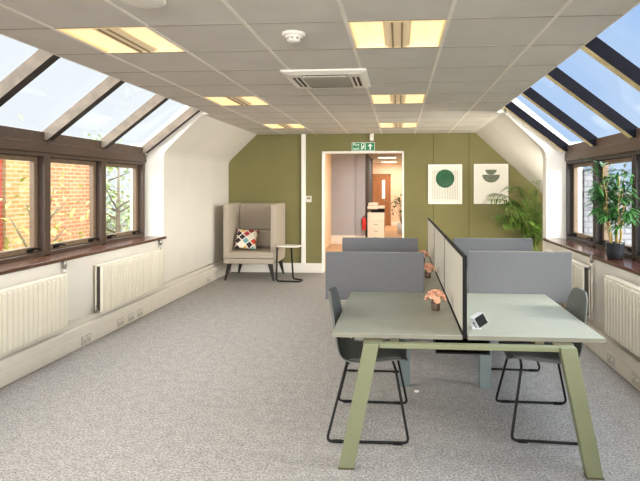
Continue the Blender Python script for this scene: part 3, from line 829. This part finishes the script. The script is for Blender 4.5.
# ------------------------------------------------------------------ armchair corner
t = thing('armchair', 'high backed beige wing armchair with black tapered legs in the corner', 'armchair', (-2.498, 8.86, 0))
W = .445; Y0, Y1 = -.40, .36; TH = .085
for s in (-1, 1):
    bm = bmesh.new()
    pts = [(Y0, .42), (Y0 + .012, .36), (Y0 + .05, .315), (Y0 + .12, .29), (Y1 - .14, .29), (Y1 - .05, .31), (Y1 - .01, .36), (Y1, .44), (Y1, 1.27), (Y1 - .015, 1.285), (Y0 + .02, 1.285), (Y0, 1.265)]
    prism(bm, pts, 'x', s * W, s * (W - TH))
    obj('wing', bm, M_beige_l, t, bevel=.022, seg=3)
bx('back_panel', M_beige, -W + TH + .001, W - TH - .001, Y1 - .10, Y1, .30, 1.275, t, .02, 3)
bx('back_cushion', M_beige, -W + TH + .004, W - TH - .004, Y1 - .20, Y1 - .101, .50, .80, t, .035, 4)
bx('upper_back', M_beige, -W + TH + .004, W - TH - .004, Y1 - .16, Y1 - .101, .81, 1.25, t, .025, 4)
bm = bmesh.new()
prism(bm, [(Y0 - .01, .335), (Y0 + .02, .285), (Y0 + .10, .265), (Y1 - .12, .265), (Y1 - .12, .37), (Y0 - .02, .37)], 'x', -W + TH + .002, W - TH - .002)
obj('base', bm, M_beige, t, bevel=.012)
bx('front_rail', M_beige_l, -W + .01, W - .01, Y0 - .035, Y0 - .002, .285, .372, t, .016, 3)
bx('seat_cushion', M_beige_l, -W + .012, W - .012, Y0 - .045, Y0 - .002, .376, .475, t, .02, 4)
bx('seat_top', M_beige_l, -W + TH + .004, W - TH - .004, Y0 - .003, Y1 - .21, .376, .482, t, .03, 4)
for sx in (-1, 1):
    for sy, yy in ((-1, Y0 + .03), (1, Y1 - .06)):
        bm = bmesh.new()
        a = Vector((sx * (W - .10), yy + .02, .288)); b = Vector((sx * (W - .03), yy - .02 if sy < 0 else yy + .04, .0))
        vs = []
        for p, w in ((a, .036), (b, .014)):
            vs.append([bm.verts.new((p.x + i * w, p.y + j * w, p.z)) for i, j in ((-1, -1), (1, -1), (1, 1), (-1, 1))])
        bm.faces.new(vs[0]); bm.faces.new(vs[1][::-1])
        for k in range(4): bm.faces.new([vs[0][k], vs[1][k], vs[1][(k + 1) % 4], vs[0][(k + 1) % 4]])
        obj('leg', bm, M_leg_wood, t, bevel=.004)
# scatter cushion leaning on the chair back
bm = bmesh.new(); n = 14; S = .192
top = {}
for sgn in (1, -1):
    for i in range(n + 1):
        for j in range(n + 1):
            u, v = -1 + 2 * i / n, -1 + 2 * j / n
            edge = i in (0, n) or j in (0, n)
            if edge and sgn < 0: top[(i, j, sgn)] = top[(i, j, 1)]; continue
            th = .062 * ((1 - u * u) * (1 - v * v)) ** .42
            pinch = 1 - .07 * (1 - abs(v) ** 2) * (abs(u) ** 4), 1 - .07 * (1 - abs(u) ** 2) * (abs(v) ** 4)
            top[(i, j, sgn)] = bm.verts.new((u * S * pinch[0], -sgn * th, v * S * pinch[1]))
    for i in range(n):
        for j in range(n):
            try: bm.faces.new([top[(i, j, sgn)], top[(i + 1, j, sgn)], top[(i + 1, j + 1, sgn)], top[(i, j + 1, sgn)]])
            except ValueError: pass
o = tag(obj('scatter_cushion', bm, M_pillow, smooth=True), 'square cushion of colourful diamonds leaning in the beige armchair', 'cushion')
o.location = (-2.635, 8.76, .668); o.rotation_euler = (math.radians(-32), math.radians(5), math.radians(10))

t = thing('side_table', 'small side table with white top and black bent tube frame beside the armchair', 'side table', (-1.82, 8.50, 0))
bm = bmesh.new(); tp = [(-.21, -.13), (.16, -.15), (.21, .07), (-.11, .15)]
prism(bm, [(p.x, p.y) for p in rounded([Vector(((tp[0][0] + tp[1][0]) / 2, (tp[0][1] + tp[1][1]) / 2, 0))] + [Vector((*q, 0)) for q in (tp[1], tp[2], tp[3], tp[0])] + [Vector(((tp[0][0] + tp[1][0]) / 2 - .001, (tp[0][1] + tp[1][1]) / 2, 0))], .06)[:-1]], 'z', .575, .597)
obj('table_top', bm, M_white_top, t, bevel=.004)
bm = bmesh.new(); tube(bm, rounded([(-.195, -.08, .566), (-.20, -.10, .012), (.18, -.13, .012), (.22, .04, .012), (.03, .14, .012), (-.0, .12, .566)], .05, 5), .015)
obj('tube_frame', bm, M_black, t)
bm = bmesh.new(); tube(bm, [(-.195, -.08, .566), (0, .12, .566)], .011); obj('top_support', bm, M_black, t)

# ------------------------------------------------------------------ plants
def leaf(bm, p, d, up, L, w, droop=0.2, n=3, ok=None):
    if ok and not (ok(p + d.normalized() * L) and ok(p + d.normalized() * L + Vector((0, 0, -droop * L)))): return
    d = d.normalized(); sd = d.cross(up)
    if sd.length < 1e-3: sd = d.cross(Vector((1, 0, 0)))
    sd.normalize(); prev = None
    for i in range(n + 1):
        t = i / n
        c = p + d * L * t + Vector((0, 0, -droop * L * t * t))
        ww = w * math.sin(PI * min(.98, .12 + .86 * t)) * .5
        fold = sd.cross(d) * ww * .25
        a = bm.verts.new(c - sd * ww + fold); m_ = bm.verts.new(c); b = bm.verts.new(c + sd * ww + fold)
        if prev:
            bm.faces.new([prev[0], prev[1], m_, a]); bm.faces.new([prev[1], prev[2], b, m_])
        prev = (a, m_, b)

rnd = random.Random(3)
t = thing('potted_palm', 'tall leafy areca palm in the far right corner before the green wall', 'plant', (2.20, 8.62, 0))
bm = bmesh.new(); lathe(bm, [(.15, 0), (.18, .02), (.21, .34), (.215, .36), (.195, .36), (.19, .32), (.001, .32)], n=24); obj('pot', bm, M_pot, t)
bm = bmesh.new(); lathe(bm, [(.188, .325), (.001, .335)], n=20); obj('soil', bm, M_soil, t)
okp = lambda q: q.x + 2.20 < 2.74 and q.y + 8.62 < 9.30 and q.z < 2.545 - .925 * (q.x + 2.20 - 1.36) - .06
fol = bmesh.new(); stm = bmesh.new()
fr = [(-.72, -.25, 1.42, .06), (-.66, .05, 1.50, .0), (-.55, -.38, 1.30, 0), (-.40, -.1, 1.62, 0), (-.30, -.4, 1.45, 0), (-.1, -.3, 1.66, 0), (.06, -.2, 1.74, 0), (.10, .15, 1.55, 0), (.22, -.35, 1.35, 0), (-.5, -.2, 1.05, 0), (-.25, -.45, 1.08, 0), (.1, -.45, 1.05, 0), (-.35, .2, 1.35, 0), (.2, -.1, 1.15, 0), (-.12, -.38, 1.25, 0), (-.05, -.4, .88, 0), (-.45, -.35, 1.22, 0), (.0, -.1, 1.5, 0)]
fr += [(dx * .8 + rnd.uniform(-.08, .08), dy * .7 + rnd.uniform(-.1, .1), hz * rnd.uniform(.72, .97), 0) for dx, dy, hz, _ in fr[:15]]
for k, (dx, dy, hz, _) in enumerate(fr):
    a0 = rnd.uniform(0, 6.28); base = Vector((.07 * math.cos(a0), .07 * math.sin(a0), .32))
    hz *= .965
    tip = Vector((dx, dy, hz)); mid = Vector((dx * .22, dy * .22, hz + .10 if abs(dx) > .3 else hz * .85))
    pts = []
    for i in range(15):
        s_ = i / 14; pts.append(base * (1 - s_) ** 2 + mid * 2 * s_ * (1 - s_) + tip * s_ * s_)
    tube(stm, pts, [.009 * (1 - .75 * i / 14) for i in range(15)], 6)
    for i in range(5, 15):
        for q in (0, .33, .66):
            if i == 14 and q: continue
            P_ = pts[i].lerp(pts[min(i + 1, 14)], q); T = (pts[min(i + 1, 14)] - pts[i - 1]).normalized(); sdv = T.cross(Vector((0, 0, 1)))
            if sdv.length < .1: sdv = Vector((1, 0, 0))
            sdv.normalize(); f_ = (i + q - 5) / 10
            L_ = (.20 + .14 * math.sin(PI * min(1, f_ + .15))) * rnd.uniform(.85, 1.1)
            for sg in (-1, 1):
                leaf(fol, P_, T * .6 + sdv * sg * rnd.uniform(.6, 1.1) + Vector((0, 0, rnd.uniform(-.1, .35))), Vector((0, 0, 1)), L_, .016, .5, 3, okp)
obj('stem', stm, M_stem_g, t); obj('fronds', fol, M_leaf, t, normals=False)

t = thing('potted_bamboo', 'bushy potted bamboo palm with canes standing on the right windowsill', 'plant', (1.985, 4.90, .908))
bm = bmesh.new(); lathe(bm, [(.055, 0), (.066, .006), (.078, .07), (.082, .145), (.084, .152), (.072, .152), (.07, .13), (.001, .13)], n=24); obj('pot', bm, M_pot, t)
bm = bmesh.new(); lathe(bm, [(.07, .132), (.001, .14)], n=16); obj('soil', bm, M_soil, t)
fol = bmesh.new(); rnd = random.Random(11)
for k in range(7):
    a0 = k * 2.4; b = Vector((.04 * math.cos(a0), .04 * math.sin(a0), .13)); H_ = [.82, .70, .76, .62, .86, .55, .68][k]
    tip = Vector((.10 * math.cos(a0) - .02, .13 * math.sin(a0), H_))
    bm = bmesh.new(); pts = [b.lerp(tip, i / 8) + Vector((.006 * math.sin(i * 2 + k), .006 * math.cos(i * 2), 0)) for i in range(9)]
    tube(bm, pts, [.0085 - .0006 * i for i in range(9)], 7); obj('cane', bm, M_stem, t)
    for i in range(16):
        s_ = .36 + .64 * i / 15
        P_ = b.lerp(tip, s_); az = rnd.uniform(0, 2 * PI); el = rnd.uniform(.0, .6)
        d_ = Vector((math.cos(az) * math.cos(el), math.sin(az) * math.cos(el), math.sin(el)))
        bl = rnd.uniform(.05, .12); E_ = P_ + d_ * bl
        tube(fol, [P_, E_], .0018, 4)
        for j in range(6):
            dd = (d_ + Vector((rnd.uniform(-.8, .8), rnd.uniform(-.8, .8), rnd.uniform(-.6, .5)))).normalized()
            q = P_.lerp(E_, rnd.uniform(.5, 1)); Lf = rnd.uniform(.09, .155)
            end = q + dd * Lf
            if end.x > .17: dd.x = -abs(dd.x)
            if end.z > .97: dd.z = -abs(dd.z)
            leaf(fol, q, dd, Vector((0, 0, 1)), Lf, .026, .3)
obj('leaves', fol, M_leaf2, t, normals=False)

# ------------------------------------------------------------------ things in the hall
t = thing('photocopier', 'white photocopier seen through the doorway beside the grey wall', 'photocopier', (-.635, 14.55, 0))
bx('cabinet', M_copier, -.235, .235, -.28, .28, .05, .62, t, .01)
for z0, z1 in ((.08, .24), (.26, .42), (.44, .60)):
    dr = bx('paper_drawer', M_copier, -.225, .225, -.292, -.281, z0, z1, t, .004); bx('drawer_handle', M_grille, -.06, .06, -.298, -.2925, (z0 + z1) / 2, (z0 + z1) / 2 + .02, dr)
bx('engine', M_copier, -.235, .235, -.28, .28, .625, .86, t, .015)
bx('output_slot', M_blackp, -.13, .236, -.283, .2, .865, .95, t, .005)
bx('scanner', M_copier, -.235, .235, -.28, .28, .955, 1.04, t, .012)
bx('feeder', M_copier, -.22, .05, -.2, .25, 1.045, 1.13, t, .02)
bx('control_panel', M_blackp, .06, .235, -.36, -.285, .93, .975, t, .006)
for sx in (-1, 1): bx('foot', M_blackp, sx * .18 - .02, sx * .18 + .02, -.22, .22, 0, .049, t)
t = thing('fire_extinguisher', 'red fire extinguisher hung on the grey hall wall beside photocopier', 'fire extinguisher', (-.945, 14.0, .40))
bm = bmesh.new(); lathe(bm, [(.045, 0), (.055, .01), (.055, .28), (.04, .33), (.02, .345)], n=16); obj('cylinder_body', bm, M_red, t)
bm = bmesh.new(); lathe(bm, [(.018, .345), (.018, .37), (.008, .375)], n=10); box(bm, -.01, .05, -.008, .008, .375, .385); tube(bm, [(-.015, 0, .36), (-.06, 0, .33), (-.068, 0, .15)], .008, 6); obj('valve_handle', bm, M_blackp, t)
bx('bracket', M_metal, -.03, .03, .05, .08, .12, .3, t)
t = thing('hall_plant', 'green potted plant just inside the right edge of the doorway', 'plant', (.10, 17.4, 0))
bm = bmesh.new(); lathe(bm, [(.13, 0), (.17, .34), (.15, .34), (.14, .3), (.001, .3)], n=18); obj('pot', bm, M_frame, t)
fol = bmesh.new(); stm = bmesh.new(); rnd = random.Random(5)
for k in range(12):
    az = k * 2.4; tip = Vector((.26 * math.cos(az), .2 * math.sin(az), rnd.uniform(.8, 1.4)))
    tube(stm, [(0, 0, .3), tip * .5 + Vector((0, 0, .25)), tip], .007, 5)
    for j in range(8):
        leaf(fol, tip + Vector((rnd.uniform(-.05, .05), rnd.uniform(-.05, .05), rnd.uniform(-.2, .05))), Vector((rnd.uniform(-1, 1), rnd.uniform(-1, 1), rnd.uniform(-.3, .5))), Vector((0, 0, 1)), .2, .075, .3)
obj('stem', stm, M_stem_g, t); obj('leaves', fol, M_leaf2, t, normals=False)
hl = None
for lb, y in (('nearer bright ceiling light in the hall through the doorway', 16.9), ('farther bright ceiling light in the hall, close to the oak door wall', 20.0)):
    if hl is None:
        hl = thing('hall_ceiling_light', lb, 'light', (-.38, y, 2.55), 0, 'ceiling lights in the hall')
        bx('frame', M_frame, -.31, .31, -.31, .31, -.02, -.001, hl, .003); M_hl = mat('hall_diffuser', (255, 246, 228), .5, emit=(255, 240, 214), estr=2.2)
        bx('diffuser', M_hl, -.28, .28, -.28, .28, -.024, -.0195, hl)
    else: dup(hl, (-.38, y, 2.55), 0, lb)

# ------------------------------------------------------------------ outside
struct(bx('ground', M_ground, -60, 60, -40, 80, -3.3, -3.0))
def building(label, m, x0, x1, y0, y1, z1, cap):
    t = thing('brick_building', label, 'building', ((x0 + x1) / 2, (y0 + y1) / 2, -3.0))
    w, d_ = (x1 - x0) / 2, (y1 - y0) / 2
    bx('wall', m, -w, w, -d_, d_, 0, z1 + 3.0, t)
    bx('coping', cap, -w - .03, w + .03, -d_ - .02, d_ + .02, z1 + 3.0, z1 + 3.08, t, .01)
building('orange brick building outside the middle left window', M_brick_o, -9.5, -6.5, 9.12, 10.75, 2.22, M_roof)
building('yellow sunlit brick building outside the nearest left window', M_brick_y, -9.5, -6.52, 8.12, 9.06, 2.2, M_roof)
building('red brick building at the left edge outside the nearest left window', M_brick_r, -9.5, -6.54, 2.0, 8.06, 2.2, M_roof)
building('pale brick building low outside the right windows', M_brick_w, 6.4, 9.5, 9.0, 30.0, 1.30, M_roof)

def tree(label, loc, H, R, m, n, seed, trunk_r=.14, leaf_s=.16, name='tree', zmin=.3, bare=False):
    rnd = random.Random(seed)
    t = thing(name, label, 'tree', loc)
    bm = bmesh.new(); tube(bm, [(0, 0, 0), (.05, .02, H * .35), (.0, .05, H * .75), (.05, 0, H)], [trunk_r, trunk_r * .75, trunk_r * .4, .02], 8)
    obj('trunk', bm, M_bark, t)
    bm = bmesh.new(); tips = []
    for k in range(46 if bare else 26):
        az = rnd.uniform(0, 2 * PI); z = rnd.uniform(zmin, .95) * H; r = R * rnd.uniform(.5, 1) * math.sin(PI * min(.95, max(.12, (z / H - zmin) / (1 - zmin) * .8 + .15)))
        tip = Vector((r * math.cos(az), r * math.sin(az), z + rnd.uniform(0, .5)))
        m_ = Vector((tip.x * .4, tip.y * .4, z))
        tube(bm, [(0, 0, z - .25), m_, tip], [.035, .02, .006], 5); tips += [tip, m_.lerp(tip, .5)]
        if bare:
            for j in range(5):
                q = m_.lerp(tip, rnd.random()); e = q + Vector((rnd.uniform(-.5, .5), rnd.uniform(-.5, .5), rnd.uniform(0, .6)))
                tube(bm, [q, e], [.01, .003], 4); tips.append(e)
    obj('branches', bm, M_bark, t)
    bm = bmesh.new()
    for k in range(n):
        c = rnd.choice(tips) + Vector((rnd.gauss(0, .22), rnd.gauss(0, .22), rnd.gauss(0, .2)))
        d_ = Vector((rnd.gauss(0, 1), rnd.gauss(0, 1), rnd.gauss(0, .7))).normalized()
        leaf(bm, c, d_, Vector((0, 0, 1)), leaf_s * rnd.uniform(.7, 1.2), leaf_s * .6, .2, 2)
    obj('leaves', bm, m, t, normals=False)
tree('thin yellow leaved tree in front of the brick buildings outside the nearest left window', (-5.1, 7.0, -3.0), 5.0, .5, M_tleaf, 420, 21, .07, .12)
tree('pale green tree outside the farther left window', (-7.6, 13.4, -3.0), 5.1, 2.0, M_tleaf2, 2600, 22)
tree('tall pale green tree farther off beyond the left windows', (-10.5, 17.5, -3.0), 6.0, 2.8, M_tleaf2, 3000, 23)
tree('bare twiggy tree standing above the pale brick outside the right windows', (4.7, 12.6, -3.0), 5.0, .95, M_tleaf3, 260, 24, .10, .12, bare=True)
tree('ivy green tree outside the window behind the potted bamboo', (4.9, 9.2, -3.0), 4.7, .85, M_tleaf3, 1300, 25, .12, .14, bare=True)

# ------------------------------------------------------------------ sky
w = bpy.data.worlds.new('sky'); sc.world = w; w.use_nodes = True
nt = w.node_tree; N = nt.nodes; L = nt.links; bg = N['Background']
tc = N.new('ShaderNodeTexCoord'); sp = N.new('ShaderNodeSeparateXYZ'); L.new(tc.outputs['Generated'], sp.inputs[0])
nz = N.new('ShaderNodeTexNoise'); nz.inputs['Scale'].default_value = 2.6; nz.inputs['Detail'].default_value = 6; L.new(tc.outputs['Generated'], nz.inputs['Vector'])
# cloudier and paler to the left, bluer to the right and higher up
m1 = N.new('ShaderNodeMath'); m1.operation = 'MULTIPLY_ADD'; m1.inputs[1].default_value = .62; m1.inputs[2].default_value = .30; L.new(sp.outputs['X'], m1.inputs[0])
m2 = N.new('ShaderNodeMath'); m2.operation = 'MULTIPLY_ADD'; m2.inputs[1].default_value = .45; L.new(sp.outputs['Z'], m2.inputs[0]); L.new(m1.outputs[0], m2.inputs[2])
m3 = N.new('ShaderNodeMath'); m3.operation = 'MULTIPLY_ADD'; m3.inputs[1].default_value = -.75; L.new(nz.outputs['Fac'], m3.inputs[0]); L.new(m2.outputs[0], m3.inputs[2])
m4 = N.new('ShaderNodeMath'); m4.operation = 'ADD'; m4.inputs[1].default_value = .33; L.new(m3.outputs[0], m4.inputs[0])
rp = N.new('ShaderNodeValToRGB'); e = rp.color_ramp.elements
e[0].position = .12; e[0].color = lin((236, 240, 244)); e[1].position = .75; e[1].color = lin((134, 178, 236))
q = e.new(.35); q.color = lin((206, 222, 240))
L.new(m4.outputs[0], rp.inputs['Fac']); mz = N.new('ShaderNodeMapRange'); mz.inputs['From Min'].default_value = .32; mz.inputs['From Max'].default_value = .5; L.new(sp.outputs['Z'], mz.inputs['Value'])
mw = N.new('ShaderNodeMix'); mw.data_type = 'RGBA'; mw.inputs[7].default_value = (1, .97, .93, 1)
zr = N.new('ShaderNodeValToRGB'); zx = N.new('ShaderNodeMath'); zx.operation = 'MULTIPLY_ADD'; zx.inputs[1].default_value = .8; zx.inputs[2].default_value = .5; L.new(sp.outputs['X'], zx.inputs[0]); L.new(zx.outputs[0], zr.inputs['Fac'])
zr.color_ramp.elements[0].color = (1.3, 1.22, 1.1, 1); zr.color_ramp.elements[1].color = (.42, .53, .66, 1); L.new(zr.outputs['Color'], mw.inputs[7])
L.new(mz.outputs['Result'], mw.inputs[0]); L.new(rp.outputs['Color'], mw.inputs[6]); L.new(mw.outputs[2], bg.inputs['Color'])
# brighter sky overhead
mr = N.new('ShaderNodeMapRange'); mr.interpolation_type = 'SMOOTHSTEP'
mr.inputs['From Min'].default_value = .30; mr.inputs['From Max'].default_value = .75; mr.inputs['To Min'].default_value = .80; mr.inputs['To Max'].default_value = 4.6
L.new(sp.outputs['Z'], mr.inputs['Value']); L.new(mr.outputs['Result'], bg.inputs['Strength'])

# ------------------------------------------------------------------ lamps
def area(name, loc, target, sx, sy, watts, col, spread=180):
    l = bpy.data.lights.new(name, 'AREA'); l.shape = 'RECTANGLE'; l.size = sx; l.size_y = sy; l.energy = watts; l.color = col; l.spread = math.radians(spread)
    o = bpy.data.objects.new(name, l); C.objects.link(o); o.location = loc
    o.rotation_euler = (Vector(target) - Vector(loc)).to_track_quat('-Z', 'Y').to_euler()
    return o
# added fill light behind the camera, no fittings modelled there
area('rear_fill', (-.6, -1.3, 2.50), (-.6, -1.0, 0), 3.2, 1.6, 40, (1, .93, .84))
# added lamps above the roof, standing in for sun on the buildings
area('left_sun_fill', (-2.2, 6.0, 5.2), (-7.5, 9.0, .8), 8, 2, 120, (1, .86, .62), 120)
area('right_sun_fill', (2.0, 8.0, 5.2), (6.5, 12.0, .6), 8, 2, 50, (1, .95, .86), 120)
area('rear_beam_fill', (-.6, -2.4, 1.9), (-.5, 9.3, 1.3), 2.6, 1.0, 30, (1, .97, .92), 60)  # added beam onto the end wall, no window behind the camera
# added fill lamp hidden behind the right hand window cheek, no window there
area('alcove_fill', (2.38, 7.16, 1.0), (-.3, 9.3, 1.25), .5, .9, 38, (1, .95, .82))
# added lamps out of view, shining low through the windows on both sides
area('left_window_fill', (-7.5, 2.6, 3.0), (1.2, 9.0, 1.2), 3.5, 2.2, 200, (1, .95, .86), 120)
area('right_window_fill', (6.3, 2.6, 3.0), (-3.0, 8.6, 1.3), 3.5, 2.2, 420, (1, .94, .84), 120)
# hall fittings, plus an added unseen fill nearer the doorway
area('hall_near_fill', (-.4, 12.0, 2.5), (-.4, 12.0, 0), .6, 1.2, 62, (1, .95, .90))
area('hall_lamp_mid', (-.24, 16.9, 2.52), (-.24, 16.9, 0), .56, .56, 22, (1, .88, .74))
area('hall_lamp_far', (-.24, 20.0, 2.52), (-.24, 20.0, 0), .56, .56, 25, (1, .86, .70))

# ------------------------------------------------------------------ camera
cam = bpy.data.cameras.new('camera'); co = bpy.data.objects.new('camera', cam); C.objects.link(co)
co.location = (0, 0, 1.57); co.rotation_euler = (PI / 2, 0, math.radians(4.2))
cam.sensor_width = 36; cam.lens = 36 * 515 / 640
cam.shift_x = (320 - 361) / 640; cam.shift_y = -(240.5 - 187) / 640
cam.clip_start = .05; cam.clip_end = 300
sc.camera = co
sc.view_settings.view_transform = 'Standard'; sc.view_settings.look = 'None'
sc.view_settings.exposure = 0.65
sc.cycles.use_denoising = True
sc.cycles.max_bounces = 10; sc.cycles.diffuse_bounces = 6; sc.cycles.transparent_max_bounces = 16
sc.cycles.sample_clamp_indirect = 6
